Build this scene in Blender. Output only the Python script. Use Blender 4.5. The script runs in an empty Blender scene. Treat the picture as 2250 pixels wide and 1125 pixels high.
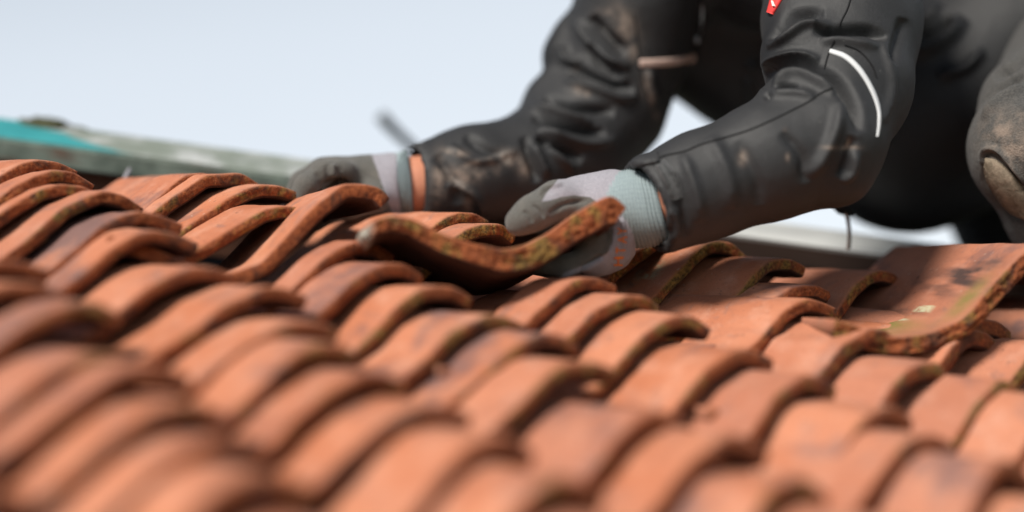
import bpy, math, random
import numpy as np
from mathutils import Vector, Matrix
from mathutils.bvhtree import BVHTree
random.seed(7); rng=np.random.default_rng(7)
R=math.radians
scene=bpy.context.scene
# ---------------------------------------------------------------- frames
# camera frame: x right, y up, z towards the viewer. The roof is a plane in it.
FPX=3500.0; D0=1.52; SH=3.26-D0     # distances below are written from a station SH metres further back
def nrm(v): v=np.array(v,float); return v/np.linalg.norm(v)
_al=R(18); _c,_s=math.cos(R(9)),math.sin(R(9))
N=np.array([math.cos(_al)*_s,math.cos(_al)*_c,math.sin(_al)])      # roof normal
PX=np.array([_c,-_s,0.0])                                         # in the roof plane, constant distance
U=math.cos(R(44))*PX+math.sin(R(44))*np.cross(N,PX)               # level, along the courses
UP=np.cross(N,U)                                                  # up the slope
UPW=nrm(math.cos(R(33))*N+math.sin(R(33))*UP)                     # world up: the roof is pitched 33 degrees
Xw=U; Zw=UPW; Yw=np.cross(Zw,Xw)
M=np.array([Xw,Yw,Zw])                                            # cam -> world rotation
C0=np.array([0,0,-D0]); OFF=np.array([0,0,8.0])-M@C0              # roof centre at 8 m height
def W(p): return np.asarray(p,float)@M.T+OFF
def Wd(v): return np.asarray(v,float)@M.T
def pc(px,py,d):
    d=d-SH; return np.array([(px-1125)/FPX*d,-(py-562.5)/FPX*d,-d])
def roofc(x,y,z): return C0+x*U+y*UP+z*N
def pix2roof(px,py,z=0.0):
    r=np.array([(px-1125)/FPX,-(py-562.5)/FPX,-1.]); r=r*((N@C0)+z)/(N@r); q=r-C0
    return q@U,q@UP,-r[2]+SH
def proj(P):
    P=np.asarray(P); d=-P[...,2]
    return P[...,0]/d*FPX+1125, -P[...,1]/d*FPX+562.5, d+SH
# ---------------------------------------------------------------- camera
cam=bpy.data.cameras.new('camera'); co=bpy.data.objects.new('camera',cam); scene.collection.objects.link(co)
cam.lens=36*FPX/2250; cam.sensor_width=36; cam.clip_start=.05; cam.clip_end=2000
mw=Matrix.Identity(4)
for i in range(3):
    for j in range(3): mw[i][j]=M[i][j]
    mw[i][3]=OFF[i]
co.matrix_world=mw
cam.dof.use_dof=True; cam.dof.focus_distance=3.31-SH; cam.dof.aperture_fstop=.84; cam.dof.aperture_blades=9
scene.camera=co
# ---------------------------------------------------------------- world, sun
Ls=nrm((-.46,.74,.52)); Lw=Wd(Ls)
world=bpy.data.worlds.new("World"); scene.world=world; world.use_nodes=True
nt=world.node_tree; nt.nodes.clear()
sky=nt.nodes.new('ShaderNodeTexSky'); sky.sky_type='NISHITA'; sky.sun_disc=False
sky.sun_elevation=math.asin(Lw[2]); sky.sun_rotation=math.atan2(Lw[0],Lw[1])
sky.air_density=1.0; sky.dust_density=1.2; sky.ozone_density=1.5; sky.altitude=100
# thin high overcast: mixes the blue towards a cloudy white
mixc=nt.nodes.new('ShaderNodeMix'); mixc.data_type='RGBA'
mixc.inputs[0].default_value=.92; nt.links.new(sky.outputs[0],mixc.inputs[6])
# bright haze low in the sky, darker towards the zenith
tc=nt.nodes.new('ShaderNodeTexCoord'); no=nt.nodes.new('ShaderNodeTexNoise'); no.inputs['Scale'].default_value=2.2; no.inputs['Detail'].default_value=2
nt.links.new(tc.outputs['Generated'],no.inputs['Vector'])
sxz=nt.nodes.new('ShaderNodeSeparateXYZ'); nt.links.new(tc.outputs['Generated'],sxz.inputs[0])
md=nt.nodes.new('ShaderNodeMath'); md.operation='MULTIPLY_ADD'; nt.links.new(no.outputs[0],md.inputs[0]); md.inputs[1].default_value=-.10; nt.links.new(sxz.outputs[2],md.inputs[2])
cr=nt.nodes.new('ShaderNodeValToRGB'); cr.color_ramp.elements[0].position=.0; cr.color_ramp.elements[1].position=1.0
cr.color_ramp.elements[0].color=(8.3,8.9,9.5,1); cr.color_ramp.elements[1].color=(.4,.6,.95,1)
e_=cr.color_ramp.elements.new(.22); e_.color=(7.0,7.6,8.3,1); e_=cr.color_ramp.elements.new(.32); e_.color=(5.6,6.2,6.9,1); e_=cr.color_ramp.elements.new(.45); e_.color=(1.1,1.4,1.9,1)
nt.links.new(md.outputs[0],cr.inputs[0]); nt.links.new(cr.outputs[0],mixc.inputs[7])
bg=nt.nodes.new('ShaderNodeBackground'); bg.inputs[1].default_value=.10
out=nt.nodes.new('ShaderNodeOutputWorld')
nt.links.new(mixc.outputs[2],bg.inputs[0]); nt.links.new(bg.outputs[0],out.inputs[0])
sl=bpy.data.lights.new('sun','SUN'); so=bpy.data.objects.new('sun',sl); scene.collection.objects.link(so)
sl.energy=5.0; sl.angle=R(18); sl.color=(1,.95,.87)
so.rotation_euler=Vector(Lw).to_track_quat('Z','Y').to_euler(); so.location=(0,0,14)
scene.view_settings.view_transform='Standard'; scene.view_settings.look='None'
scene.view_settings.exposure=.15; scene.view_settings.gamma=1
# ---------------------------------------------------------------- noise
def _h(i,j,k,s):
    n=(i*374761393+j*668265263+k*1274126177+s*974634777)&0xffffffff
    n=((n^(n>>13))*1274126177)&0xffffffff
    return ((n^(n>>16))&0xffff)/65535.0
def vnoise(P,seed=0):
    P=np.asarray(P,float); F=np.floor(P); I=F.astype(np.int64); f=P-F; f=f*f*(3-2*f)
    r=0
    for a in (0,1):
        wa=f[...,0] if a else 1-f[...,0]
        for b in (0,1):
            wb=f[...,1] if b else 1-f[...,1]
            for c in (0,1):
                wc=f[...,2] if c else 1-f[...,2]
                r=r+wa*wb*wc*_h(I[...,0]+a,I[...,1]+b,I[...,2]+c,seed)
    return r*2-1
def fbm(P,seed=0,o=3):
    r=0;a=1;t=0
    for k in range(o): r=r+a*vnoise(np.asarray(P)*2**k+17.3*k,seed+k);t+=a;a*=.5
    return r/t
# ---------------------------------------------------------------- materials
def mat(name,base=(.5,.5,.5),rough=.7,spec=.4):
    m=bpy.data.materials.new(name); m.use_nodes=True; n=m.node_tree; b=n.nodes['Principled BSDF']
    b.inputs['Base Color'].default_value=(*base,1); b.inputs['Roughness'].default_value=rough; b.inputs['Specular IOR Level'].default_value=spec
    return m,n,b
class NB:
    def __init__(s,n): s.n=n
    def node(s,t,**k):
        x=s.n.nodes.new(t)
        for a,v in k.items(): setattr(x,a,v)
        return x
    def put(s,v,sock):
        if isinstance(v,(int,float)): sock.default_value=v
        elif isinstance(v,tuple): sock.default_value=(*v,1) if len(v)==3 and sock.type=='RGBA' else v
        else: s.n.links.new(v,sock)
    def math(s,op,a,b=0.0,c=0.0,clamp=False):
        x=s.node('ShaderNodeMath',operation=op,use_clamp=clamp); s.put(a,x.inputs[0]); s.put(b,x.inputs[1]); s.put(c,x.inputs[2]); return x.outputs[0]
    def noise(s,vec,scale,detail=4,rough=.55,dist=0):
        x=s.node('ShaderNodeTexNoise'); s.put(scale,x.inputs['Scale']); s.put(detail,x.inputs['Detail']); s.put(rough,x.inputs['Roughness']); s.put(dist,x.inputs['Distortion'])
        if vec is not None: s.n.links.new(vec,x.inputs['Vector'])
        return x.outputs[0]
    def ramp(s,v,a,b,c0=(0,0,0),c1=(1,1,1)):
        x=s.node('ShaderNodeMapRange',interpolation_type='SMOOTHSTEP'); s.put(v,x.inputs[0]); x.inputs[1].default_value=a; x.inputs[2].default_value=b
        return x.outputs[0]
    def mix(s,f,a,b,mode='MIX'):
        x=s.node('ShaderNodeMix',data_type='RGBA',blend_type=mode); s.put(f,x.inputs[0]); s.put(a,x.inputs[6]); s.put(b,x.inputs[7]); return x.outputs[2]
    def attr(s,name,kind='GEOMETRY'):
        x=s.node('ShaderNodeAttribute',attribute_name=name,attribute_type=kind); return x.outputs['Fac']
    def map(s,vec,scale=(1,1,1),loc=(0,0,0),rot=(0,0,0)):
        x=s.node('ShaderNodeMapping'); s.n.links.new(vec,x.inputs[0]); x.inputs['Scale'].default_value=scale; x.inputs['Rotation'].default_value=rot
        s.put(loc,x.inputs['Location']) ; return x.outputs[0]
    def obj(s): return s.node('ShaderNodeTexCoord').outputs['Object']
    def bump(s,h,strength,dist,normal=None):
        x=s.node('ShaderNodeBump'); s.put(strength,x.inputs['Strength']); x.inputs['Distance'].default_value=dist; s.put(h,x.inputs['Height'])
        if normal is not None: s.n.links.new(normal,x.inputs['Normal'])
        return x.outputs[0]
def clay_material():
    m,n,b=mat('terracotta',rough=.72,spec=.35); k=NB(n)
    oi=k.node('ShaderNodeObjectInfo'); rnd=oi.outputs['Random']
    tcn=k.obj(); cv=k.node('ShaderNodeCombineXYZ')
    k.put(k.math('MULTIPLY',rnd,37.0),cv.inputs[0]); k.put(k.math('MULTIPLY',rnd,91.0),cv.inputs[1])
    ad=k.node('ShaderNodeVectorMath',operation='ADD'); n.links.new(tcn,ad.inputs[0]); n.links.new(cv.outputs[0],ad.inputs[1]); P=ad.outputs[0]
    big=k.noise(P,9,3); mid=k.noise(P,38,5,.6); fine=k.noise(P,260,4,.65); pit=k.noise(P,700,2,.5)
    streak=k.noise(k.map(P,(30,5,30)),1.0,4,.6)
    c=k.mix(k.ramp(big,.3,.7),(.43,.145,.070),(.53,.212,.118))
    c=k.mix(k.math('MULTIPLY',k.ramp(mid,.45,.75),.55),c,(.60,.32,.225))
    c=k.mix(k.math('MULTIPLY',k.ramp(streak,.55,.8),.35),c,(.30,.115,.075))
    c=k.mix(k.math('MULTIPLY',k.ramp(rnd,.2,1.),.50),c,(.36,.150,.100))
    c=k.mix(k.math('MULTIPLY',k.ramp(fine,.52,.72),.45),c,(.24,.095,.062))
    blot=k.noise(P,24,5,.65,.8); c=k.mix(k.math('MULTIPLY',k.ramp(blot,.54,.70),.62),c,(.22,.125,.105))
    c=k.mix(k.math('MULTIPLY',k.ramp(k.noise(P,150,3,.6),.66,.72),.6),c,(.07,.04,.032))
    c=k.mix(k.math('MULTIPLY',k.ramp(k.noise(P,210,2,.6),.70,.74),.5),c,(.62,.48,.40))
    # kiln-dark tiles: purple grey fire marks
    dk=k.attr('dark','OBJECT'); dm=k.math('ADD',k.noise(P,14,4,.6),k.math('MULTIPLY',dk,.42))
    c=k.mix(k.math('MULTIPLY',k.ramp(dm,.62,.86),.85),c,(.13,.085,.085))
    # soot coloured stripe, moss film and pale lichen of single tiles
    c=k.mix(k.math('MULTIPLY',k.attr('stain'),.9),c,(.035,.028,.028))
    gm=k.math('MULTIPLY',k.attr('green'),k.ramp(k.noise(P,90,5,.7),.25,.5)); c=k.mix(gm,c,(.15,.17,.035))
    lc=k.math('MULTIPLY',k.attr('lichen'),k.ramp(k.noise(P,160,3,.7),.32,.5)); c=k.mix(k.math('MULTIPLY',lc,.8),c,(.46,.46,.30))
    # broken, weathered end grain with moss; front and crevice shade painted into the colour
    e=k.attr('edge'); ms=k.attr('moss','OBJECT')
    ec=k.mix(k.ramp(fine,.35,.7),(.16,.040,.013),(.32,.090,.028))
    ec=k.mix(k.math('MULTIPLY',k.ramp(k.noise(P,38,4,.6,.8),.50,.66),.85),ec,(.055,.022,.014))
    mm=k.math('MULTIPLY',k.ramp(k.math('ADD',k.noise(P,42,3,.55,.8),k.math('MULTIPLY',ms,.26)),.60,.80),.9)
    mc=k.mix(k.ramp(fine,.3,.7),(.05,.036,.012),(.29,.165,.038))
    ec=k.mix(mm,ec,mc)
    c=k.mix(e,c,ec)
    c=k.mix(k.math('MULTIPLY',k.attr('under'),.92),c,(.035,.014,.010))  # undersides painted near black to deepen the shade in the gaps
    c=k.mix(k.attr('mortar'),c,k.mix(k.ramp(fine,.35,.65),(.16,.14,.12),(.46,.43,.36)))
    n.links.new(c,b.inputs['Base Color'])
    h=k.math('ADD',k.math('MULTIPLY',fine,.5),k.math('MULTIPLY',mid,1.2)); h=k.math('ADD',h,k.math('MULTIPLY',pit,.3))
    st=k.math('ADD',.36,k.math('MULTIPLY',e,.75))
    bn=k.bump(h,st,.0032); n.links.new(bn,b.inputs['Normal'])
    n.links.new(k.math('ADD',.58,k.math('MULTIPLY',e,.35)),b.inputs['Roughness'])
    return m
def wood(name,c0,c1,rough=.8):
    m,n,b=mat(name,rough=rough,spec=.2); k=NB(n); P=k.obj()
    g=k.noise(k.map(P,(3,60,60)),1,5,.6); c=k.mix(g,c0,c1); n.links.new(c,b.inputs['Base Color'])
    n.links.new(k.bump(g,.5,.003),b.inputs['Normal']); return m
def fabric(name,c0,c1,scale,rough=.75,sheen=.15,bump=.25,dist=.0006,dust=True,spec=.35):
    m,n,b=mat(name,rough=rough,spec=spec); k=NB(n); P=k.obj()
    f=k.noise(P,scale,3,.6); w=k.noise(P,28,4,.6,.6); c=k.mix(k.ramp(f,.3,.7),c0,c1)
    c=k.mix(k.attr('torso_shade'),c,(.0075,.0075,.0085))  # torso cloth painted blacker than the sleeves to stand in for shade
    if dust:
        d=k.math('MULTIPLY',k.attr('dirt'),k.ramp(k.noise(P,60,5,.65),.30,.68)); c=k.mix(d,c,(.26,.20,.16))
        sp=k.ramp(k.noise(P,420,1,.5),.80,.84); c=k.mix(k.math('MULTIPLY',sp,.5),c,(.4,.38,.35))
    n.links.new(c,b.inputs['Base Color'])
    h=k.math('ADD',f,k.math('MULTIPLY',w,3.0)); n.links.new(k.bump(h,bump,dist*4),b.inputs['Normal'])
    b.inputs['Sheen Weight'].default_value=sheen; b.inputs['Sheen Roughness'].default_value=.45
    return m
CLAY=clay_material()
# ---------------------------------------------------------------- object helpers
def link(o,parent=None):
    scene.collection.objects.link(o)
    if parent is not None: o.parent=parent
    return o
def tag(o,label=None,cat=None,group=None,kind=None):
    if label: o['label']=label
    if cat: o['category']=cat
    if group: o['group']=group
    if kind: o['kind']=kind
    return o
def raw(name,V,F,m,parent=None,smooth=True,attrs=None,matrix=None):
    me=bpy.data.meshes.new(name); V=np.asarray(V,float)
    loc=None
    if matrix is None: loc=V.mean(0); V=V-loc
    me.from_pydata(V.tolist(),[],F if isinstance(F,list) else F.tolist()); me.materials.append(m)
    if smooth: me.polygons.foreach_set('use_smooth',[True]*len(me.polygons))
    for a,v in (attrs or {}).items():
        at=me.attributes.new(a,'FLOAT','POINT'); at.data.foreach_set('value',np.asarray(v,np.float32))
    me.update(); o=bpy.data.objects.new(name,me); link(o)
    if matrix is not None: o.matrix_world=matrix
    else: o.location=loc
    if parent is not None:
        o.parent=parent; o.matrix_parent_inverse=parent_inv(parent)
    return o
_pw={}
def parent_inv(p):
    return Matrix.Translation(-Vector(chain_loc(p)))
def chain_loc(p):
    # only translations are used for parents
    t=Vector(p.location)
    return t if p.parent is None else t
def empty(name,loc):
    e=bpy.data.objects.new(name,None); link(e); e.location=loc; e.empty_display_size=.05; return e
def box_c(name,c,ax,half,m,parent=None,bev=.003,nx=1):
    """box in camera frame: centre c, axes ax (3 unit vectors), half sizes"""
    import bmesh
    bm=bmesh.new(); bmesh.ops.create_cube(bm,size=2)
    for v in bm.verts: v.co=Vector((v.co.x*half[0],v.co.y*half[1],v.co.z*half[2]))
    if nx>1:
        es=[e for e in bm.edges if abs(e.verts[0].co.x-e.verts[1].co.x)>half[0]]
        bmesh.ops.subdivide_edges(bm,edges=es,cuts=nx-1)
    if bev>0: bmesh.ops.bevel(bm,geom=[e for e in bm.edges if e.calc_face_angle(0)>.5],offset=bev,segments=2,affect='EDGES')
    me=bpy.data.meshes.new(name); bm.to_mesh(me); bm.free(); me.materials.append(m)
    o=bpy.data.objects.new(name,me); link(o)
    A=np.array([Wd(a) for a in ax]).T; c=W(c); mm=Matrix.Identity(4)
    for i in range(3):
        for j in range(3): mm[i][j]=A[i][j]
        mm[i][3]=c[i]
    o.matrix_world=mm
    if parent is not None: o.parent=parent; o.matrix_parent_inverse=parent_inv(parent)
    return o
def tube(name,pts,rad,m,parent=None,seg=8,noise=0):
    pts=np.array(pts,float); n=len(pts); rad=np.broadcast_to(rad,(n,)); V=[];F=[]
    T=np.gradient(pts,axis=0); ref=np.array([.31,.2,.93])
    for i in range(n):
        t=nrm(T[i]); a=nrm(np.cross(t,ref)); b=np.cross(t,a)
        for j in range(seg):
            th=2*math.pi*j/seg; V.append(pts[i]+rad[i]*(a*math.cos(th)+b*math.sin(th)))
    for i in range(n-1):
        for j in range(seg):
            k=(j+1)%seg; F.append([i*seg+j,i*seg+k,(i+1)*seg+k,(i+1)*seg+j])
    F.append(list(range(seg))[::-1]); F.append([(n-1)*seg+j for j in range(seg)])
    return raw(name,V,F,m,parent)
# ---------------------------------------------------------------- setting below the tiles
gm_,gn,gb=mat('meadow_ground',rough=.95); k=NB(gn); gn.links.new(k.mix(k.noise(k.obj(),.4,5),(.05,.07,.03),(.10,.10,.05)),gb.inputs['Base Color'])
g=raw('ground',[(-600,-600,0),(600,-600,0),(600,600,0),(-600,600,0)],[[0,1,2,3]],gm_); tag(g,kind='structure')
FELT=wood('dark_underlay',(.012,.010,.009),(.022,.018,.016),.95)
LATH=wood('weathered_lath',(.05,.03,.02),(.10,.055,.035))
BROWN=wood('brown_fascia',(.10,.045,.03),(.17,.075,.045))
RF=(U,UP,N)
house=empty('house',W(roofc(0,-.4,-.9)))
tag(house,'house under the tiled roof with its dark open deck and laths','house')
QX=np.cross(N,PX)   # in the roof plane, away from the viewer
RQ=(PX,QX,N)
def rq(a,b,z): return C0+a*PX+b*QX+z*N
box_c('deck_board',rq(0,-1.15,-.20),RQ,(1.6,1.8,.02),FELT,house)
for q in range(9): box_c('batten',rq(0,.22-.30*q,-.155),RQ,(1.5,.02,.012),LATH,house,.002)
bw,bn_,bb=mat('brick_wall',rough=.9); k=NB(bn_); br=k.node('ShaderNodeTexBrick'); br.inputs['Scale'].default_value=4
br.inputs['Color1'].default_value=(.30,.12,.07,1); br.inputs['Color2'].default_value=(.24,.09,.06,1); br.inputs['Mortar'].default_value=(.4,.38,.34,1)
bn_.links.new(k.obj(),br.inputs[0]); bn_.links.new(br.outputs[0],bb.inputs['Base Color'])
cw=W(roofc(.1,-1.0,-.2))
import bmesh
def box_w(name,c,half,m,parent):
    V=[(c[0]+sx*half[0],c[1]+sy*half[1],c[2]+sz*half[2]) for sx in (-1,1) for sy in (-1,1) for sz in (-1,1)]
    return raw(name,V,[[0,1,3,2],[4,6,7,5],[0,4,5,1],[2,3,7,6],[0,2,6,4],[1,5,7,3]],m,parent,False)
box_w('wall',(cw[0],cw[1],3.3),(1.45,1.3,3.2),bw,house)
# ---------------------------------------------------------------- capping plank at the far side of the tiles
def plank_mat():
    m,n,b=mat('weathered_capping',rough=.42,spec=.5); k=NB(n); P=k.obj()
    sx=k.node('ShaderNodeSeparateXYZ'); n.links.new(P,sx.inputs[0])
    st=k.noise(k.map(P,(4,45,45)),1,5,.6); bl=k.noise(P,22,4,.6)
    c=k.mix(k.ramp(st,.3,.7),(.36,.37,.37),(.60,.61,.60))
    gr=k.math('MULTIPLY',k.ramp(k.math('MULTIPLY',sx.outputs[0],-1),-.05,.35),k.ramp(bl,.25,.6))
    c=k.mix(k.math('MULTIPLY',gr,.75),c,(.12,.15,.10))
    ls=k.math('ADD',sx.outputs[0],k.math('MULTIPLY',sx.outputs[1],2.0)); ls=k.math('ADD',ls,k.math('MULTIPLY',k.noise(P,10,3),.10))
    te=k.math('MULTIPLY',k.ramp(k.math('MULTIPLY',ls,-1),.45,.48),k.ramp(sx.outputs[2],.0100,.0118))
    c=k.mix(te,c,k.mix(bl,(.02,.20,.22),(.06,.36,.37)))
    fm=k.ramp(k.math('MULTIPLY',sx.outputs[1],-1),.0375,.0400); fb=k.mix(k.ramp(bl,.35,.65),(.10,.125,.105),(.20,.24,.205))
    fb=k.mix(k.ramp(k.noise(k.map(P,(12,60,60)),1,4),.55,.7),fb,(.16,.10,.075)); fb=k.mix(k.ramp(sx.outputs[0],-.05,.15),fb,(.05,.032,.026))
    c=k.mix(fm,c,fb)
    n.links.new(c,b.inputs['Base Color']); n.links.new(k.bump(st,.3,.002),b.inputs['Normal']); return m
PL=plank_mat()
# front-top edge runs from pixel (0,300) to (2250,608) at 3.72 m
dP=3.53; a0=pc(0,302,dP); a1=pc(2250,604,dP); ex=nrm(a1-a0)
ey=nrm(np.cross(N,ex)); ez=np.cross(ex,ey)
mid=(a0+a1)/2
wd=.042
pl=box_c('capping_plank',mid+ey*wd-ez*.0138,(ex,ey,ez),(.86,wd,.0138),PL,None,.003,40)
tag(pl,'long weathered grey capping plank with turquoise paint at its left end, behind the tiles','plank')
bm_=box_c('timber_beam',mid+ey*.055-ez*.075,(ex,ey,ez),(.86,.025,.044),BROWN,None,.003)
tag(bm_,'dark brown timber beam in the shadow below the grey capping plank','beam')
# moss lump on the plank
def lump(name,c,rx,ry,rz,m,seed,n=40):
    V=[];F=[]
    for i in range(n+1):
        th=math.pi*i/n
        for j in range(n):
            ph=2*math.pi*j/n; d=np.array([math.sin(th)*math.cos(ph),math.sin(th)*math.sin(ph),math.cos(th)])
            r=1+.35*fbm(d[None]*2.2+seed,seed)[0]+.10*fbm(d[None]*7+seed,seed)[0]
            V.append(c+r*(ex*rx*d[0]+ey*ry*d[1]+ez*rz*d[2]))
    for i in range(n):
        for j in range(n): q=(j+1)%n; F.append([i*n+j,(i+1)*n+j,(i+1)*n+q,i*n+q])
    return raw(name,W(V),F,m)
MOSS,mn,mb=mat('dark_moss',rough=.95,spec=.1); k=NB(mn); mn.links.new(k.mix(k.noise(k.obj(),60,4),(.015,.018,.012),(.11,.11,.06)),mb.inputs['Base Color'])
o=lump('moss_clump',pc(100,283,3.61)+ez*.004,.030,.02,.008,MOSS,3); tag(o,'dark moss clump lying on the turquoise end of the capping plank','moss')
o=lump('mortar_crumb',pc(150,287,3.62)+ez*.002,.022,.012,.004,MOSS,9); tag(o,'low flat dark crumb beside the moss clump on the plank','debris')
STEEL,_,_=mat('dull_steel',(.35,.33,.36),.4,.5)
p0=pc(285,372,3.49); p1=pc(256,425,3.45)
o=tube('rafter_nail',W([p0+(p1-p0)*t for t in np.linspace(0,1,6)]),.0022,STEEL); tag(o,'thin pale nail standing in front of the brown beam at the upper left','nail')
DKR,_,_=mat('black_rubber',(.022,.026,.028),.5,.5)
hp=[pc(x,y,3.95) for x,y in ((836,253),(852,272),(868,288),(884,303),(905,322),(960,372))]
bar=tube('pry_bar',W(hp),[.009,.0085,.008,.0075,.007,.007],DKR,None,10); tag(bar,'dark bar sticking up blurred behind the far wrist against the sky','tool')
# ---------------------------------------------------------------- tiles
PRX=np.array([-.225,-.205,-.182,-.162,-.142,-.120,-.096,-.074,-.054,-.037,-.017,0.])
PRZ=np.array([-.036,-.041,-.044,-.046,-.0445,-.034,-.017,.000,.0100,.0130,.0085,-.004])
def smoothprof(px,pz,n):
    # dense linear resample, then smoothing
    xs=np.linspace(px[0],px[-1],400); zs=np.interp(xs,px,pz)
    kern=np.hanning(31); kern/=kern.sum(); pad=np.concatenate([2*zs[0]-zs[15:0:-1],zs,2*zs[-1]-zs[-2:-17:-1]])
    zs=np.convolve(pad,kern,'valid')
    s=np.concatenate([[0],np.cumsum(np.hypot(np.diff(xs),np.diff(zs)))]); q=np.linspace(0,s[-1],n)
    return np.interp(q,s,xs),np.interp(q,s,zs)
def tile_mesh(seed,hi=False,L=.18,t=.0138,rough=1.0,px=PRX,pz=PRZ*.90,paint=None,chip=None,wscale=1.13,fine=False,tfun=None):
    r=random.Random(seed); n=110 if hi else 56; ny=26 if hi else 9; nr=8 if hi else 4
    if fine: n=220; nr=16
    pz=pz*(r.uniform(.84,1.16) if not fine else 1)+np.array([r.uniform(-.002,.002) for _ in pz])
    x,z=smoothprof(px*(1 if fine else wscale),pz,n)
    tx=np.gradient(x);tz=np.gradient(z);l=np.hypot(tx,tz);nx_,nz_=-tz/l,tx/l
    tt=t*(1+.12*fbm(np.c_[x*18,np.full(n,seed*1.7),np.zeros(n)],seed))
    if tfun is not None: tt=tt*tfun(x)
    # station list along length; first ones round the front arris
    ys=np.concatenate([[0,.0012,.0035],np.linspace(.008,L,ny)]); ins=np.concatenate([[.0028,.0010,.0002],np.zeros(ny)])*(.45 if fine else .6)
    V=[];edge=[];under=[]
    idt=np.zeros((len(ys),n),int); idb=np.zeros_like(idt)
    warp=r.uniform(-.03,.03)
    fy=.0028*rough*fbm(np.c_[x*35,np.full(n,seed*3.1),np.zeros(n)],seed+5,4)   # wavy front line
    if chip is not None: fy=fy+chip(x)
    for a,y in enumerate(ys):
        f=max(0,1-y/.05)
        P=np.c_[x*30,np.full(n,y*30),np.full(n,seed)]
        dz=.0012*fbm(P,seed+9)
        for j in range(n):
            zz=-ins[a]*1.0
            V.append((x[j]+nx_[j]*(zz),y+fy[j]*f,z[j]+nz_[j]*zz+dz[j]+warp*y*(x[j]+.1))); idt[a,j]=len(V)-1
            edge.append([.8,.35,.08][a] if a<3 else 0)
        for j in range(n):
            zz=-tt[j]+ins[a]*1.2
            V.append((x[j]+nx_[j]*zz,y+fy[j]*f,z[j]+nz_[j]*zz+dz[j]+warp*y*(x[j]+.1))); idb[a,j]=len(V)-1
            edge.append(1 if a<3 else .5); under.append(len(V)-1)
    F=[]
    for a in range(len(ys)-1):
        for j in range(n-1):
            F.append([idt[a,j],idt[a,j+1],idt[a+1,j+1],idt[a+1,j]])
            F.append([idb[a,j],idb[a+1,j],idb[a+1,j+1],idb[a,j+1]])
        F.append([idt[a,0],idt[a+1,0],idb[a+1,0],idb[a,0]])
        F.append([idt[a,n-1],idb[a,n-1],idb[a+1,n-1],idt[a+1,n-1]])
    a=len(ys)-1
    for j in range(n-1): F.append([idt[a,j],idt[a,j+1],idb[a,j+1],idb[a,j]])
    # front cap grid
    prev=idt[0]
    for q in range(1,nr):
        u=q/nr; cur=[]
        P=np.c_[x*60,np.full(n,u*1.2),np.full(n,seed*.7)]; dn=.0022*rough*fbm(P*1.6,seed+21,4)
        if fine: dn=dn-.0035*rough*np.clip(.25-abs(fbm(P*np.array([1.1,2.0,1]),seed+33,3)),0,1)*1.5+.0012*rough*fbm(P*5,seed+41,2)
        bulge=(-.0004 if fine else -.001)*math.sin(math.pi*u)
        for j in range(n):
            A=np.array(V[idt[0,j]]);B=np.array(V[idb[0,j]]); p=A+(B-A)*u; p[1]+=bulge+dn[j]*math.sin(math.pi*u)**.5
            V.append(tuple(p)); cur.append(len(V)-1); edge.append(1)
        for j in range(n-1): F.append([prev[j],cur[j],cur[j+1],prev[j+1]])
        F.append([prev[0],idb[0,0],cur[0]]) if q==1 else F.append([prev[0],idb[0,0],cur[0]])
        F.append([prev[n-1],cur[n-1],idb[0,n-1]])
        prev=cur
    for j in range(n-1): F.append([prev[j],idb[0,j],idb[0,j+1],prev[j+1]])
    V=np.array(V); att={'edge':edge}
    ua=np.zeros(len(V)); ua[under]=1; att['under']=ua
    z0=np.zeros(len(V)); P2=paint(V) if paint else {}
    for nm in ('stain','green','lichen','mortar'): att[nm]=P2.get(nm,z0)
    return V,F,att
def tile(seed,axes,origin,label,dark=0.,moss=0.,hi=False,group='clay tiles laid on the roof',name='clay_tile',**kw):
    V,F,att=tile_mesh(seed,hi,**kw)
    A=np.array([Wd(a) for a in axes]).T; c=W(origin); mm=Matrix.Identity(4)
    for i in range(3):
        for j in range(3): mm[i][j]=A[i][j]
        mm[i][3]=c[i]
    o=raw(name,V,F,CLAY,None,True,att,mm); o['dark']=float(dark); o['moss']=float(moss)
    tag(o,label,'tile',group); return o
def axes_from(Xd,Yd):
    X=nrm(Xd); Z=nrm(np.cross(X,nrm(Yd))); Y=np.cross(Z,X); return X,Y,Z
TAU=.33
def ax_roof(yaw=0,tau=TAU,roll=0):
    X=math.cos(yaw)*U-math.sin(yaw)*UP; Y=math.sin(yaw)*U+math.cos(yaw)*UP
    X=nrm(X+N*roll); Y=nrm(Y-N*tau); return axes_from(X,Y)
# measured hook tips (x,y on the roof plane) come from the photograph's tile positions
HP={-1:[],
0:[(110,585),(266,689),(322,786)],
1:[(171,369),(207,395),(229,422),(316,442),(402,484),(438,529),(520,591),(677,642),(747,712),(793,773)],
2:[(524,391),(569,404),(653,418),(697,468),(868,549),(931,595),(1041,641),(1154,698),(1278,745),(1355,805),(1525,917)],
3:[(1078,481),(1136,511),(1355,628),(1451,665),(1560,709),(1700,777),(1840,832),(2006,905)],
4:[(1516,531),(1640,552),(1766,588),(1836,670),(1972,744),(2092,808),(2255,850)],
5:[(1990,604),(2194,736)],6:[(2222,724)]}
cols={c:[list(pix2roof(*p)[:2]) for p in v] for c,v in HP.items()}
cx={c:-.105+.1665*(c-2) for c in range(-4,10)}
def fill(c,y0,y1,step=.0585):
    r=random.Random(c+50); y=y0
    L=cols.setdefault(c,[])
    while y>y1:
        if all(abs(p[1]-y)>.036 for p in L): L.append([cx[c]+r.uniform(-.010,.010),y+r.uniform(-.006,.006)])
        y-=step*r.uniform(.97,1.05)*(1.0 if y>-.22 else 1.22)
top={-4:-.1,-3:-.0,-2:.05,-1:.10,0:.045}
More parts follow.
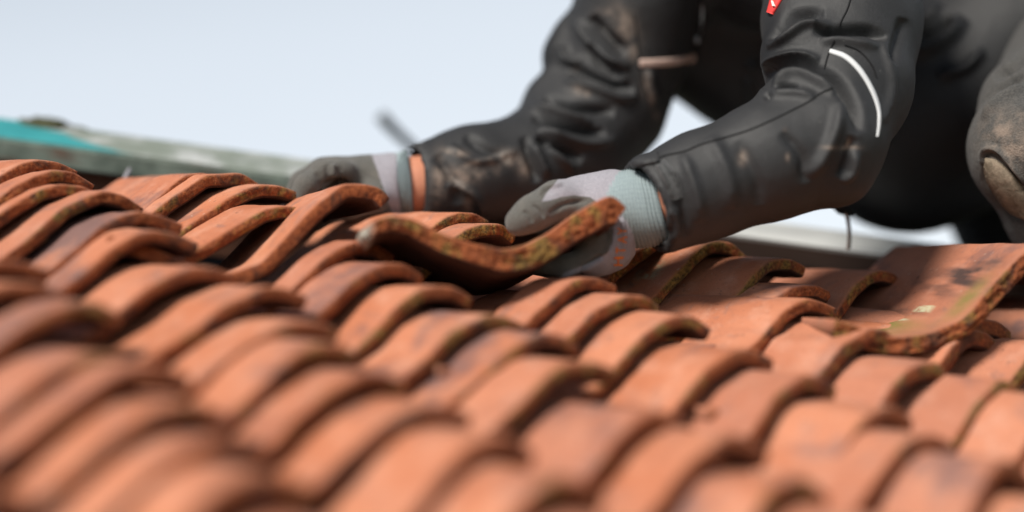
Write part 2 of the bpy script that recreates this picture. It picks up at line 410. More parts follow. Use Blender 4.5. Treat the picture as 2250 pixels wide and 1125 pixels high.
for c_ in range(-4,10):
    m_=min([p[1] for p in cols.get(c_,[])],default=None)
    y_=top.get(c_,None)
    if y_ is None: y_=(m_-.055) if m_ is not None else -.33-.05*(c_-7)
    fill(c_,y_,-1.0)
# drop rows that a loose or lifted tile replaces
colname={-4:'outermost lower left column',-3:'lower left corner column',-2:'second lower left corner column',-1:'lower left edge column',0:'blurred left edge column',1:'column under the turquoise plank end',2:'column beside the far hand',
3:'column below the near thumb',4:'column below the near cuff',5:'column behind the loose mossy tile',6:'right edge column',7:'lower right corner column',8:'outermost lower right column',9:'extreme right column'}
ordn=['first','second','third','fourth','fifth','sixth','seventh','eighth','ninth','tenth','eleventh','twelfth','thirteenth','fourteenth','fifteenth','sixteenth','seventeenth','eighteenth']
# attributes seen on single tiles: (column, order) -> dark, moss
LOOK={(1,0):(0,.1),(1,1):(0,.35),(1,2):(.0,.35),(1,3):(0,.45),(1,4):(.75,0),(1,5):(.45,.1),(1,6):(.1,.1),
(2,4):(.15,.0),(2,5):(.45,.1),(2,6):(.1,.55),(2,7):(.3,.6),(2,3):(.05,.6),(2,2):(0,.4),
(3,0):(0,.5),(3,1):(0,.9),(3,2):(.2,.2),(3,3):(.25,.45),(3,4):(.3,.5),(3,5):(.1,.3),(3,6):(.1,.5),
(4,0):(0,.9),(4,1):(.1,1.0),(4,2):(.05,.8),(4,3):(.1,.4),(4,4):(.15,.4),(4,5):(.2,.5),(4,6):(.1,.9),
(5,0):(0,.5),(5,1):(.0,.3),(5,2):(.1,.8),(0,0):(.5,.3)}
def paint_soot(V):
    # black water stain running down one tile
    x=V[:,0]+.052+.06*(V[:,1]-.05); s=np.exp(-(x/.011)**2)*(V[:,2]>-.05)*np.clip(.75+.6*fbm(V*60,4),0,1)
    g=np.exp(-((V[:,0]+.105)/.012)**2-((V[:,1]-.035)/.012)**2)
    return {'stain':np.clip(s*1.2,0,1),'lichen':np.clip(g*1.2,0,1)*(fbm(V*90,7)>-.1)}
nt_=0
for c in sorted(cols):
    lst=sorted(cols[c],key=lambda p:-p[1]); vis=0
    for q,(x,y) in enumerate(lst):
        P=roofc(x-.09,y,0); a,b_,d=proj(P)
        if d-SH<.3: continue
        if a<-480 or a>2700 or b_>1420: continue
        seed=1000+c*40+q; r=random.Random(seed)
        dk,ms=LOOK.get((c,q),(r.choice([0,.1,.2,.3,.45]),r.choice([0,.1,.25,.45])))
        sharp=abs(d-3.29)<.17
        look=('dark ' if dk>.4 else 'greyish ' if dk>.2 else 'orange ')+('mossy ' if ms>.55 else '')+'tile'
        lab=f'{look}, {ordn[min(vis,17)]} from the top in the {colname[c]}'
        vis+=1
        hz=.004*r.uniform(-1,1)
        kw={}
        if y<-.27: kw['pz']=PRZ*min(1.35,.95+(-.27-y)*1.0); kw['t']=.0165
        if (c,q)==(4,1): kw['paint']=paint_soot
        sh={(2,0):.055,(5,0):.11,(2,4):.032,(3,2):.052,(2,3):.12,(3,1):.06,(2,5):.09,(2,6):.12}
        if (c,q) in sh: kw['L']=sh[(c,q)]
        tile(seed,ax_roof(R(r.uniform(-2.5,2.5)),TAU+r.uniform(-.03,.03),r.uniform(-.02,.02)),roofc(x,y,hz),lab,dk,ms,hi=sharp,rough=1.2 if ms>.3 else .6,**kw); nt_+=1
o=tile(1999,ax_roof(.02,TAU,0),roofc(*pix2roof(1826,634)[:2],0),'small purple-grey tile in the gap behind the tile with the black streak',.6,0,True,L=.06)
# tile lifted by the near hand
def paint_held(V):
    m=np.clip((-V[:,0]-.232)/.010+.5*fbm(V*120,3),0,1)*(V[:,1]<.03)
    return {'mortar':m}
Xh=np.array([.978,.055,-.20]); Yh=np.array([-.22,-.15,-.95])
PRXh=np.array([-.258,-.245,-.229,-.205,-.18,-.15,-.124,-.10,-.075,-.05,-.03,-.014,0]); PRZh=np.array([-.014,-.002,.003,-.003,-.014,-.028,-.034,-.030,-.018,-.004,.006,.010,.001])
held=tile(77,axes_from(Xh,Yh),pc(1376,452,3.20),'lifted tile with crumbly yellow-brown edge held between the near hand\'s thumb and fingers',.0,.5,True,
  'tiles lifted by the roofer','clay_tile',px=PRXh*.955,pz=PRZh,paint=paint_held,rough=2.0,t=.026,L=.16,fine=True,tfun=lambda x:np.clip(1.08+(x+.02)*2.6,.48,1.12),chip=lambda x:.004*np.sin(x*60))
Xf=np.array([.885,.15,-.42]); Yf=np.array([-.40,-.05,-.91])
PRXf=np.array([-.236,-.215,-.19,-.165,-.145,-.12,-.095,-.065,-.04,-.02,-.006,0.]); PRZf=np.array([.004,-.006,-.022,-.037,-.043,-.036,-.018,.004,.016,.0155,.008,-.001])
lift2=tile(78,axes_from(Xf,Yf),pc(858,432,3.25),'smooth tile tilted up on its side in front of the far hand',.1,.0,True,
  'tiles lifted by the roofer','clay_tile',px=PRXf,pz=PRZf,rough=.6,t=.016,L=.17)
def paint_big(V):
    x,y=V[:,0],V[:,1]
    def g(cx_,cy_,sx,sy,an=0):
        ca,sa=math.cos(an),math.sin(an); a=(x-cx_)*ca+(y-cy_)*sa; b=-(x-cx_)*sa+(y-cy_)*ca
        return np.exp(-(a/sx)**2-(b/sy)**2)
    n1=fbm(V*np.array([110,30,30]),5,4)
    st=np.clip(g(-.085,.075,.016,.06)+g(-.065,.05,.010,.04)+.8*g(-.115,.11,.006,.06)+.6*g(-.205,.10,.008,.05),0,1)*np.clip(.35+1.3*n1,0,1)
    gr=np.clip(g(-.175,.12,.028,.07)+.8*g(-.14,.15,.012,.08)+.6*g(-.10,.02,.02,.012),0,1)
    li=(g(-.128,.105,.0045,.024)+g(-.112,.075,.0045,.018)+.8*g(-.118,.24,.005,.02))>.45
    top=(V[:,2]>-.2)
    return {'stain':np.clip(st*1.3,0,1),'green':np.clip(gr*1.3,0,1),'lichen':li*1.0}
Xb=np.array([.955,.040,-.30]); Yb=np.array([.34,.02,-.94])
PRXb=1.0*np.array([-.250,-.236,-.215,-.185,-.150,-.120,-.090,-.060,-.035,-.018,-.006,0.]); PRZb=np.array([-.024,-.028,-.038,-.044,-.043,-.031,-.006,.020,.034,.031,.016,.002])
bx,by,bd=pix2roof(2330,640,.02)
big=tile(79,axes_from(Xb,Yb),pc(2352,612,3.245),'big loose tile with green moss, black streaks and two pale lichen spots, at the right',.2,.6,True,
  'loose tiles on top of the courses','clay_tile',px=PRXb,pz=PRZb,paint=paint_big,rough=1.8,L=.25,t=.018,fine=True)

# ---------------------------------------------------------------- implicit surfaces for the person
def cone_d(P,a,b,ra,rb):
    ab=b-a; t=np.clip(((P-a)@ab)/max(ab@ab,1e-12),0,1)
    return np.linalg.norm(P-a-t[...,None]*ab,axis=-1)-(ra+(rb-ra)*t)
def smin(a,b,k):
    h=np.clip(.5+.5*(b-a)/k,0,1); return b+(a-b)*h-k*h*(1-h)
def chain_px(L): return [(pc(x,y,d),r*(d-SH)/FPX) for x,y,d,r in L]
def chain_d(P,ch,k=.004,sq=None):
    r=None
    for (a,ra),(b,rb) in zip(ch[:-1],ch[1:]):
        q=cone_d(P,a,b,ra,rb); r=q if r is None else smin(r,q,k)
    return r
def nets(fn,lo,hi,h):
    lo=np.array(lo,float); n=np.ceil((np.array(hi)-lo)/h).astype(int)+1
    xs=[lo[i]+h*np.arange(n[i]) for i in range(3)]
    F=np.empty(n,np.float32)
    for i in range(n[0]):
        P=np.stack(np.meshgrid([xs[0][i]],xs[1],xs[2],indexing='ij'),-1)[0]
        F[i]=fn(P)
    S=F<0
    c=np.zeros(np.array(n)-1,np.int8)
    for dx in (0,1):
        for dy in (0,1):
            for dz in (0,1): c+=S[dx:n[0]-1+dx,dy:n[1]-1+dy,dz:n[2]-1+dz]
    A=np.argwhere((c>0)&(c<8)); idx=-np.ones(c.shape,np.int64); idx[tuple(A.T)]=np.arange(len(A))
    co=np.array([[x,y,z] for x in (0,1) for y in (0,1) for z in (0,1)])
    vals=np.stack([F[tuple((A+o).T)] for o in co],1)
    ed=[(0,1),(2,3),(4,5),(6,7),(0,2),(1,3),(4,6),(5,7),(0,4),(1,5),(2,6),(3,7)]
    acc=np.zeros((len(A),3));cnt=np.zeros(len(A))
    for a,b in ed:
        va,vb=vals[:,a],vals[:,b]; m=(va<0)!=(vb<0); t=va[m]/(va[m]-vb[m])
        acc[m]+=co[a]+(co[b]-co[a])*t[:,None]; cnt[m]+=1
    V=lo+h*(A+acc/cnt[:,None])
    Q=[]
    for ax in range(3):
        sl0=[slice(None)]*3; sl1=[slice(None)]*3; sl0[ax]=slice(0,-1); sl1[ax]=slice(1,None)
        D=S[tuple(sl0)]!=S[tuple(sl1)]
        G=np.argwhere(D); o1,o2=[q for q in range(3) if q!=ax]
        G=G[(G[:,o1]>0)&(G[:,o2]>0)&(G[:,o1]<n[o1]-1)&(G[:,o2]<n[o2]-1)]
        e1=np.zeros(3,int);e1[o1]=1;e2=np.zeros(3,int);e2[o2]=1
        q=np.stack([idx[tuple((G-e1-e2).T)],idx[tuple((G-e2).T)],idx[tuple(G.T)],idx[tuple((G-e1).T)]],1)
        inside=S[tuple(G.T)]; fl=inside if ax!=1 else ~inside
        q[~fl]=q[~fl][:,::-1]; Q.append(q[(q>=0).all(1)])
    return V,np.concatenate(Q)
def lapsmooth(V,Q,it=1,f=.5):
    E=np.concatenate([Q[:,[0,1]],Q[:,[1,2]],Q[:,[2,3]],Q[:,[3,0]]]); E=np.concatenate([E,E[:,::-1]])
    for _ in range(it):
        s=np.zeros_like(V);np.add.at(s,E[:,0],V[E[:,1]]);c=np.bincount(E[:,0],minlength=len(V))[:,None]
        V=V+f*(s/np.maximum(c,1)-V)
    return V
def subdiv(V,Q):
    n=len(V); E=np.concatenate([Q[:,[0,1]],Q[:,[1,2]],Q[:,[2,3]],Q[:,[3,0]]]); Es=np.sort(E,1)
    u,inv=np.unique(Es,axis=0,return_inverse=True); inv=inv.reshape(-1); m=len(Q)
    me=(V[u[:,0]]+V[u[:,1]])/2; mf=V[Q].mean(1)
    e=[n+inv[i*m:(i+1)*m] for i in range(4)]; f=n+len(u)+np.arange(m)
    Qn=np.concatenate([np.stack([Q[:,0],e[0],f,e[3]],1),np.stack([Q[:,1],e[1],f,e[0]],1),np.stack([Q[:,2],e[2],f,e[1]],1),np.stack([Q[:,3],e[3],f,e[2]],1)])
    return np.concatenate([V,me,mf]),Qn
def normals(V,Q):
    n=np.cross(V[Q[:,2]]-V[Q[:,0]],V[Q[:,3]]-V[Q[:,1]]); s=np.zeros_like(V)
    for i in range(4): np.add.at(s,Q[:,i],n)
    return s/np.maximum(np.linalg.norm(s,axis=1,keepdims=True),1e-12)
def pl_dist(x,y,L):
    """pixel distance to a polyline, and 0..1 parameter along it"""
    L=np.array(L,float); best=np.full(x.shape,1e9); par=np.zeros_like(best)
    s=np.concatenate([[0],np.cumsum(np.hypot(*np.diff(L,axis=0).T))])
    for i in range(len(L)-1):
        a,b=L[i],L[i+1]; ab=b-a; t=np.clip(((x-a[0])*ab[0]+(y-a[1])*ab[1])/(ab@ab),0,1)
        d=np.hypot(x-a[0]-t*ab[0],y-a[1]-t*ab[1]); m=d<best; best[m]=d[m]; par[m]=(s[i]+t[m]*(s[i+1]-s[i]))/s[-1]
    return best,par
def curve(L,n=8):
    L=np.array(L,float); P=np.vstack([2*L[0]-L[1],L,2*L[-1]-L[-2]]); o=[]
    for i in range(1,len(P)-2):
        for t in np.linspace(0,1,n,endpoint=False):
            p0,p1,p2,p3=P[i-1:i+3]; o.append(.5*((2*p1)+(-p0+p2)*t+(2*p0-5*p1+4*p2-p3)*t*t+(-p0+3*p1-3*p2+p3)*t**3))
    o.append(L[-1]); return np.array(o)
FK=1.6
def folds(V,Q,spec,dlo=None):
    Nn=normals(V,Q); x,y,d=proj(V); face=Nn[:,2]>-.25; H=np.zeros(len(V))
    for w,amp,L,(dn,dm) in spec:
        C=curve(L,5); lo=C.min(0)-4*w;hi=C.max(0)+4*w
        m=(x>lo[0])&(x<hi[0])&(y>lo[1])&(y<hi[1])&face&(d>dn)&(d<dm)
        if not m.any(): continue
        di,pa=pl_dist(x[m],y[m],C); tp=np.clip(np.minimum(pa,1-pa)/.22,0,1)**.6
        H[m]+=amp*FK*tp*np.exp(-(di/(w*.88))**2)*np.clip((Nn[m,2]+.25)/.5,0,1)
    return V+Nn*H[:,None],H
def bvh(V,Q): return BVHTree.FromPolygons([tuple(v) for v in V.tolist()],[tuple(q) for q in Q.tolist()])
def hit(B,px,py):
    p=pc(px,py,1.0+SH); l,nn,i,ds=B.ray_cast(Vector((0,0,0)),Vector(p).normalized(),20)
    return (None,None) if l is None else (np.array(l),np.array(nn))
def ribbon(name,B,L,w,m,parent,lift=.0012,step=3,nc=5,round_=.3,curved=True,thick=None):
    """strip lying on the surface B along the polyline L (x,y[,width])"""
    L=[(p[0],p[1],p[2] if len(p)>2 else w) for p in L]; C=curve(L,8) if curved else np.array(L,float)
    s=np.concatenate([[0],np.cumsum(np.hypot(*np.diff(C[:,:2],axis=0).T))]); n=max(3,int(s[-1]/step))
    q=np.linspace(0,s[-1],n); X=np.stack([np.interp(q,s,C[:,i]) for i in range(3)],1)
    T=np.gradient(X[:,:2],axis=0); T/=np.linalg.norm(T,axis=1,keepdims=True)
    V=[];ok=[]; last=None
    for i in range(n):
        row=[]
        for j in range(nc):
            o=(j/(nc-1)-.5)*X[i,2]; l,nn=hit(B,X[i,0]-T[i,1]*o,X[i,1]+T[i,0]*o)
            if l is None or (last is not None and abs(l[2]-last)>.05): row=None; break
            if nn[2]<0: nn=-nn
            pr=lift*(1-round_*(2*j/(nc-1)-1)**2); row.append((l+nn*pr,l-nn*.001)); last=l[2]
        if row: V.append(row)
    n=len(V)
    if n<2: return None
    P=np.array(V); nt2=nc*n; VV=np.concatenate([P[:,:,0].reshape(-1,3),P[:,:,1].reshape(-1,3)]); F=[]
    for i in range(n-1):
        for j in range(nc-1):
            a=i*nc+j; F.append([a,a+1,a+nc+1,a+nc]); F.append([nt2+a,nt2+a+nc,nt2+a+nc+1,nt2+a+1])
        a=i*nc; F.append([a,a+nc,nt2+a+nc,nt2+a]); a=i*nc+nc-1; F.append([a,nt2+a,nt2+a+nc,a+nc])
    for i in (0,n-1):
        for j in range(nc-1): a=i*nc+j; F.append([a,nt2+a,nt2+a+1,a+1])
    return raw(name,W(VV),F,m,parent)
def surf(name,V,Q,m,parent,attrs=None): return raw(name,W(V),Q,m,parent,True,attrs)
# ---------------------------------------------------------------- the roofer
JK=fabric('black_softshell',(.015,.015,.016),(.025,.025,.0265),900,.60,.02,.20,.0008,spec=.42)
TR=fabric('black_trouser_cloth',(.008,.008,.009),(.014,.014,.015),700,.8,.05,.4,.0008)
KN=fabric('muddy_knee_cloth',(.045,.045,.044),(.085,.08,.075),500,.85,.1,.5,.001)
SEAM,_,_=mat('seam_thread',(.010,.010,.011),.8,.2)
REFL,_,rb_=mat('reflective_tape',(.58,.59,.60),.5,.4)
TAPE,_,_=mat('dusty_reflective_tape',(.55,.40,.34),.6,.4)
METAL,_,mb_=mat('zip_metal',(.5,.5,.52),.3,.6); mb_.inputs['Metallic'].default_value=.9
SKIN,sn,sb=mat('sunburnt_skin',rough=.5,spec=.4); k=NB(sn); sn.links.new(k.mix(k.noise(k.obj(),70,4),(.50,.19,.11),(.60,.27,.17)),sb.inputs['Base Color']); sb.inputs['Subsurface Weight'].default_value=.15; sb.inputs['Subsurface Radius'].default_value=(.01,.004,.002)
person=empty('person',W(pc(2150,760,3.6)))
tag(person,'roofer in a dusty black work jacket and grey gloves bending over the tiles','person')
# chains: pixel x, y, distance, radius in pixels
A_far=[(900,405,3.46,84),(960,405,3.47,90),(1040,385,3.49,104),(1150,372,3.52,112),(1255,322,3.56,132),(1335,235,3.58,124),(1372,120,3.58,128),(1405,0,3.57,134),(1440,-130,3.56,150)]
A_near=[(1405,455,3.255,97),(1450,448,3.26,99),(1545,408,3.265,113),(1690,352,3.27,124),(1806,312,3.28,130),(1850,190,3.33,145),(1850,60,3.37,163),(1850,-100,3.42,185)]
T_=[(1560,50,3.68,183),(1690,105,3.70,195),(1800,180,3.70,204),(2000,288,3.68,214),(2095,235,3.66,222),(2240,100,3.66,240)]
T2=[(1440,-130,3.56,150),(1640,-160,3.60,200),(1850,-100,3.45,185)]
BUL=[(1245,120,3.57,38),(1262,60,3.57,40),(1206,212,3.56,46),(1225,245,3.56,60)]
cA,cN,cT,cT2=map(chain_px,(A_far,A_near,T_,T2))
def axis(ch,i=0): return nrm(ch[i+1][0]-ch[i][0])
def f_jacket(P):
    f=chain_d(P,cA,.02)
    bl=[pc(1262,75,3.58),pc(1245,125,3.58),pc(1210,222,3.57)]
    for b,r in zip(bl,(.022,.028,.030)): f=smin(f,np.linalg.norm(P-b,axis=-1)-r,.018)
    pa=pc(905,400,3.46); f=np.maximum(f,-((P-pa)@nrm(axis(cA)+np.array([.10,.10,-.15]))))
    g=chain_d(P,cN,.02)
    # sleeve bagging above the elbow crease
    for b,r in ((pc(1764,118,3.32),.042),(pc(1742,225,3.28),.032),(pc(1770,40,3.35),.040),(pc(1850,395,3.26),.022)): g=smin(g,np.linalg.norm(P-b,axis=-1)-r,.02)
    pb=pc(1420,455,3.255); g=np.maximum(g,-((P-pb)@nrm(axis(cN)+np.array([.0,.22,-.10]))))
    q=chain_d(P,cT,.03); q=smin(q,chain_d(P,cT2,.03),.03)
    r=smin(smin(f,q,.02),np.minimum(g,9),.006)
    # hollow cuffs
    ca=[(cA[0][0]-axis(cA)*.04,cA[0][1]-.004),(cA[2][0],cA[1][1]-.004)]
    cb=[(cN[0][0]-axis(cN)*.04,cN[0][1]-.004),(cN[1][0]+axis(cN)*.03,cN[1][1]-.005)]
    return np.maximum(np.maximum(r,-chain_d(P,ca)),-chain_d(P,cb))
def bounds(chs,pad):
    P=np.concatenate([[c[0]-c[1] for c in ch]+[c[0]+c[1] for ch in [ch] for c in ch] for ch in chs]); return P.min(0)-pad,P.max(0)+pad
lo,hi=bounds([cA,cN,cT,cT2],.012)
JV,JQ=nets(f_jacket,lo,hi,.0040); JV=lapsmooth(JV,JQ,2); JV,JQ=subdiv(JV,JQ); JV=lapsmooth(JV,JQ,1)
NR=(3.0,3.47); FR=(3.40,3.75)
S=[ # near sleeve: creases (negative) and rolls (positive)
(13,-.0085,[(1688,90),(1716,60),(1752,33),(1812,30)],NR),(9,.0045,[(1682,104),(1722,84),(1765,56),(1800,54),(1826,60)],NR),
(11,-.0085,[(1789,62),(1822,70),(1860,66),(1905,66),(1950,84)],NR),(11,.004,[(1800,88),(1860,92),(1930,104)],NR),
(13,-.0105,[(1676,196),(1690,160),(1733,143),(1768,145),(1800,158),(1836,176),(1862,204),(1880,240),(1890,292)],NR),
(11,.0055,[(1672,150),(1700,132),(1750,122),(1800,134)],NR),(11,.0055,[(1694,184),(1740,160),(1790,176),(1838,204)],NR),
(6,-.0050,[(1706,195),(1728,189),(1756,191)],NR),(7,-.0035,[(1680,216),(1694,206)],NR),(9,.003,[(1690,208),(1740,204),(1790,212)],NR),
(15,.0045,[(1850,222),(1835,290),(1800,360),(1770,385)],NR),(13,-.004,[(1875,300),(1862,350),(1845,390)],NR),(9,.004,[(1878,330),(1874,375),(1850,400)],NR),
(18,.003,[(1560,300),(1600,380),(1610,460)],NR),(16,-.0025,[(1620,310),(1660,390),(1670,450)],NR),(14,.003,[(1500,340),(1530,420),(1540,490)],NR),(12,-.003,[(1480,380),(1500,450),(1505,520)],NR),
(14,-.003,[(1720,290),(1760,340),(1770,400)],NR),(10,.003,[(1940,90),(1960,180),(1940,270)],NR),(14,-.004,[(1985,40),(1960,140)],NR),
(8,.003,[(1480,455),(1490,500),(1478,530)],NR),(5,.0025,[(1436,352),(1462,395),(1474,450),(1470,500),(1455,540)],NR),
# far sleeve
(13,.006,[(1262,40),(1300,95),(1340,130),(1385,150)],FR),(13,-.008,[(1296,38),(1332,80),(1378,115)],FR),(14,-.008,[(1250,150),(1300,172),(1350,190),(1392,196)],FR),
(12,.006,[(1240,180),(1310,196),(1360,216),(1402,208)],FR),(12,-.008,[(1195,218),(1250,234),(1300,240),(1350,246)],FR),(10,.006,[(1165,236),(1220,246),(1270,262),(1300,276)],FR),
(11,-.007,[(1170,258),(1225,276),(1280,290),(1330,292)],FR),(10,.006,[(1186,284),(1239,303),(1292,316),(1353,308)],FR),(12,-.007,[(1180,300),(1230,330),(1280,350)],FR),
(9,.0055,[(1200,312),(1232,348),(1262,378)],FR),(9,.005,[(1168,318),(1186,350),(1204,388)],FR),(9,-.005,[(1150,300),(1165,350),(1180,400)],FR),
(12,-.004,[(1020,300),(1070,330),(1120,350)],FR),(10,.003,[(985,318),(1035,352),(1080,350),(1140,330)],FR),(14,-.004,[(960,340),(1000,400),(1005,450)],FR),(12,.004,[(985,400),(1040,430),(1060,470)],FR),
(12,.006,[(1238,100),(1245,128),(1275,140)],FR),(16,-.005,[(1300,100),(1320,140),(1370,170)],FR),
# torso and hip
(16,.008,[(1985,118),(2040,112),(2085,84),(2120,40)],FR),(14,-.008,[(2000,86),(2050,72),(2090,40)],FR),(12,.006,[(1990,60),(2040,40),(2070,10)],FR),(14,.005,[(2060,170),(2120,150),(2160,110)],FR),
(12,.004,[(1425,150),(1430,190),(1440,225)],FR),(10,.004,[(1640,170),(1650,200),(1660,230)],FR),(9,.005,[(1640,150),(1665,138)],FR),
]
JV,H=folds(JV,JQ,S)
x,y,d=proj(JV); Nn=normals(JV,JQ)
w2=.0016*fbm(JV*22,31,3)*(Nn[:,2]>-.4); JV=JV+Nn*w2[:,None]
def blobs(x,y,L):
    r=np.zeros(len(x))
    for a,b,sx,sy,an,st in L:
        ca,sa=math.cos(R(an)),math.sin(R(an)); u=(x-a)*ca+(y-b)*sa; v=-(x-a)*sa+(y-b)*ca; r=np.maximum(r,st*np.exp(-(u/sx)**2-(v/sy)**2))
    return r
dirt=blobs(x,y,[(1010,390,34,22,10,1),(965,400,14,50,0,.9),(1125,350,30,14,20,1),(1150,372,16,18,0,.9),(1085,365,12,20,-30,.8),(1000,335,26,8,10,.9),(1048,356,60,6,-18,.8),(1050,380,18,16,0,.7),(1030,440,10,30,10,.6),
 (1270,200,18,10,20,.6),(1290,205,7,8,0,1),(1265,152,6,5,0,.8),(1372,55,26,40,-30,.8),(1395,110,14,20,0,.8),(1420,180,10,30,0,.8),(1430,215,8,20,0,.7),
 (1632,348,10,14,0,1),(1848,324,34,4,0,1.2),(1862,315,4,10,20,1.2),(1726,283,5,5,0,1),(1730,345,4,8,0,.9),(1445,250,10,14,0,.6),(1340,30,30,12,10,.5)])
xr,yr,dr=proj(JV); pn=np.minimum(chain_d(JV,cA,.02),chain_d(JV,cN,.02)); torso_shade=np.clip((pn-.006)/.008,0,1)
jacket=surf('jacket',JV,JQ,JK,person,{'dirt':dirt,'torso_shade':torso_shade})
JB=bvh(JV,JQ)
SW=4.2
for nm,L,w in (('seam',[(1440,352),(1462,342),(1506,332),(1541,317),(1594,302),(1648,285),(1700,262),(1745,240),(1776,224),(1800,207),(1829,193)],SW),
 ('seam',[(1870,-5),(1862,20),(1853,38),(1843,58)],SW),('seam',[(1833,88),(1826,105),(1818,126),(1812,150)],SW),
 ('seam',[(1856,98),(1889,113),(1916,144),(1926,171)],SW),
 ('seam',[(1392,30),(1400,80),(1405,130),(1413,180),(1425,235)],4)):
    ribbon(nm,JB,L,w,SEAM,jacket,.0012,3,4,.9)
o=ribbon('reflective_piping',JB,[(1823,112,10),(1856,124,11),(1882,146,11),(1904,176,10),(1922,212,9),(1931,245,7),(1931,275,6),(1927,300,3)],12,REFL,jacket,.0016,3,5,.5)
if o: o['label']='curved silver white reflective stripe at the elbow'
o=ribbon('reflective_strip',JB,[(1405,139,17),(1440,138,17),(1480,135,16),(1528,126,14)],16,TAPE,jacket,.0018,3,5,.3)
if o: o['label']='dusty pinkish reflective strip across the chest pocket'
ribbon('zipper',JB,[(1538,-5),(1537,30),(1533,75),(1530,130)],9,SEAM,jacket,.003,3,5,.6)
ribbon('zipper_teeth',JB,[(1540,8),(1538,40),(1534,74)],4,METAL,jacket,.004,3,4,.8)
l,nn=hit(JB,1530,82)
if l is not None:
    a=l+np.array([0,.008,.006]); tube('zip_puller',W([a+np.array([0,-.0022*i,0]) for i in range(8)]),[.0015,.0028,.003,.0028,.0024,.0028,.003,.0015],METAL,jacket,10)
RED,_,_=mat('red_badge',(.72,.05,.045),.6,.3); PALE,_,_=mat('pale_thread',(.8,.68,.6),.7,.3)
o=ribbon('badge',JB,[(1712,-14,26),(1704,6,20),(1694,30,12)],20,RED,jacket,.004,3,5,.4)
ribbon('badge_stitching',JB,[(1703,6,5),(1706,18,5)],5,PALE,jacket,.0055,2,4,.4)
# velcro tab on the near cuff
VEL,vn,vb=mat('velcro_loops',(.018,.018,.019),.95,.1); k=NB(vn); vn.links.new(k.bump(k.noise(k.obj(),900,2),1,.003),vb.inputs['Normal']); vb.inputs['Sheen Weight'].default_value=.5
ribbon('velcro_patch',JB,[(1452,360,24),(1468,382,28),(1480,408,27),(1488,436,24)],26,VEL,jacket,.0022,2,8,.2)
ribbon('cuff_tab',JB,[(1392,362,12),(1410,355,20),(1432,350,23),(1448,346,23)],20,SEAM if False else JK,jacket,.0035,3,6,.2)
# hem cord hanging under the belly
HB=[(1846,428),(1848,445),(1855,462),(1862,480),(1866,505),(1866,528),(1864,547)]
dc=3.44
tube('drawcord',W([pc(x_,y_,dc) for x_,y_ in curve(HB[2:],6)]),.0021,SEAM,jacket,8)
for i,(x_,y_) in enumerate(curve(HB[2:],3)[::1]): 
    tube('cord_knot',W([pc(x_-1.5,y_-2.4,dc-.0022),pc(x_-1.5,y_+1.6,dc-.0022)]),.0013,TAPE,jacket,6)
tube('zip_slider',W([pc(1845,424,dc-.004),pc(1846,434,dc-.004),pc(1847,446,dc-.004)]),[.0034,.0026,.003],METAL,jacket,10)
tube('hem_tip',W([pc(1815,436,dc),pc(1832,446,dc),pc(1850,458,dc),pc(1870,470,dc+.03)]),[.002,.005,.007,.004],SEAM,jacket,10)
# body (wrists show at the cuffs)
B_far=[(800,405,3.45,40),(905,408,3.46,60),(960,405,3.47,64),(1010,395,3.48,60),(1150,385,3.52,66),(1320,270,3.60,66),(1400,-20,3.60,80),(1500,-200,3.62,110)]
B_near=[(1345,462,3.27,44),(1400,455,3.265,54),(1450,450,3.265,56),(1520,420,3.265,62),(1690,352,3.29,64),(1800,310,3.31,66),(1850,60,3.39,90),(1800,-120,3.50,130)]
cBf,cBn=chain_px(B_far),chain_px(B_near)
def f_body(P):
    f=chain_d(P,cBf,.01); g=chain_d(P,cBn,.01); t=chain_d(P,chain_px([(1600,-150,3.62,150),(1690,80,3.68,165),(2000,270,3.67,180),(2200,120,3.66,190)]),.03)
    nk=chain_d(P,chain_px([(1600,-150,3.60,130),(1530,-340,3.70,85)]),.03)
    hd=np.linalg.norm((P-pc(1480,-480,3.74))/np.array([1.05,1.25,1.0]),axis=-1)-.082
    fa=np.linalg.norm((P-pc(1420,-430,3.69))/np.array([1,1.1,1.0]),axis=-1)-.055
    ns=chain_d(P,chain_px([(1340,-440,3.65,14),(1312,-395,3.63,20)]))
    hd=smin(smin(hd,fa,.03),ns,.012)
    return smin(smin(smin(f,g,.01),t,.03),smin(nk,hd,.02),.03)
lo,hi=bounds([cBf,cBn,chain_px([(1100,-700,3.3,10),(2450,350,3.9,10)])],.02); lo[2]=-4.0+SH;hi[2]=-3.1+SH
BV,BQ=nets(f_body,lo,hi,.0065); BV=lapsmooth(BV,BQ,2); surf('body',BV,BQ,SKIN,person)
HAIR,_,_=mat('brown_hair',(.05,.03,.02),.6,.3)
def f_hair(P): return np.maximum(np.linalg.norm((P-pc(1490,-492,3.75))/np.array([1.05,1.25,1.0]),axis=-1)-.090-.004*np.sin(P[...,0]*300)*np.sin(P[...,1]*260),-((P-pc(1450,-482,3.71))@nrm((.6,.55,-.6))))
HV,HQ=nets(f_hair,pc(1490,-492,3.75)-.13,pc(1490,-492,3.75)+.13,.005); surf('hair',HV,HQ,HAIR,person)
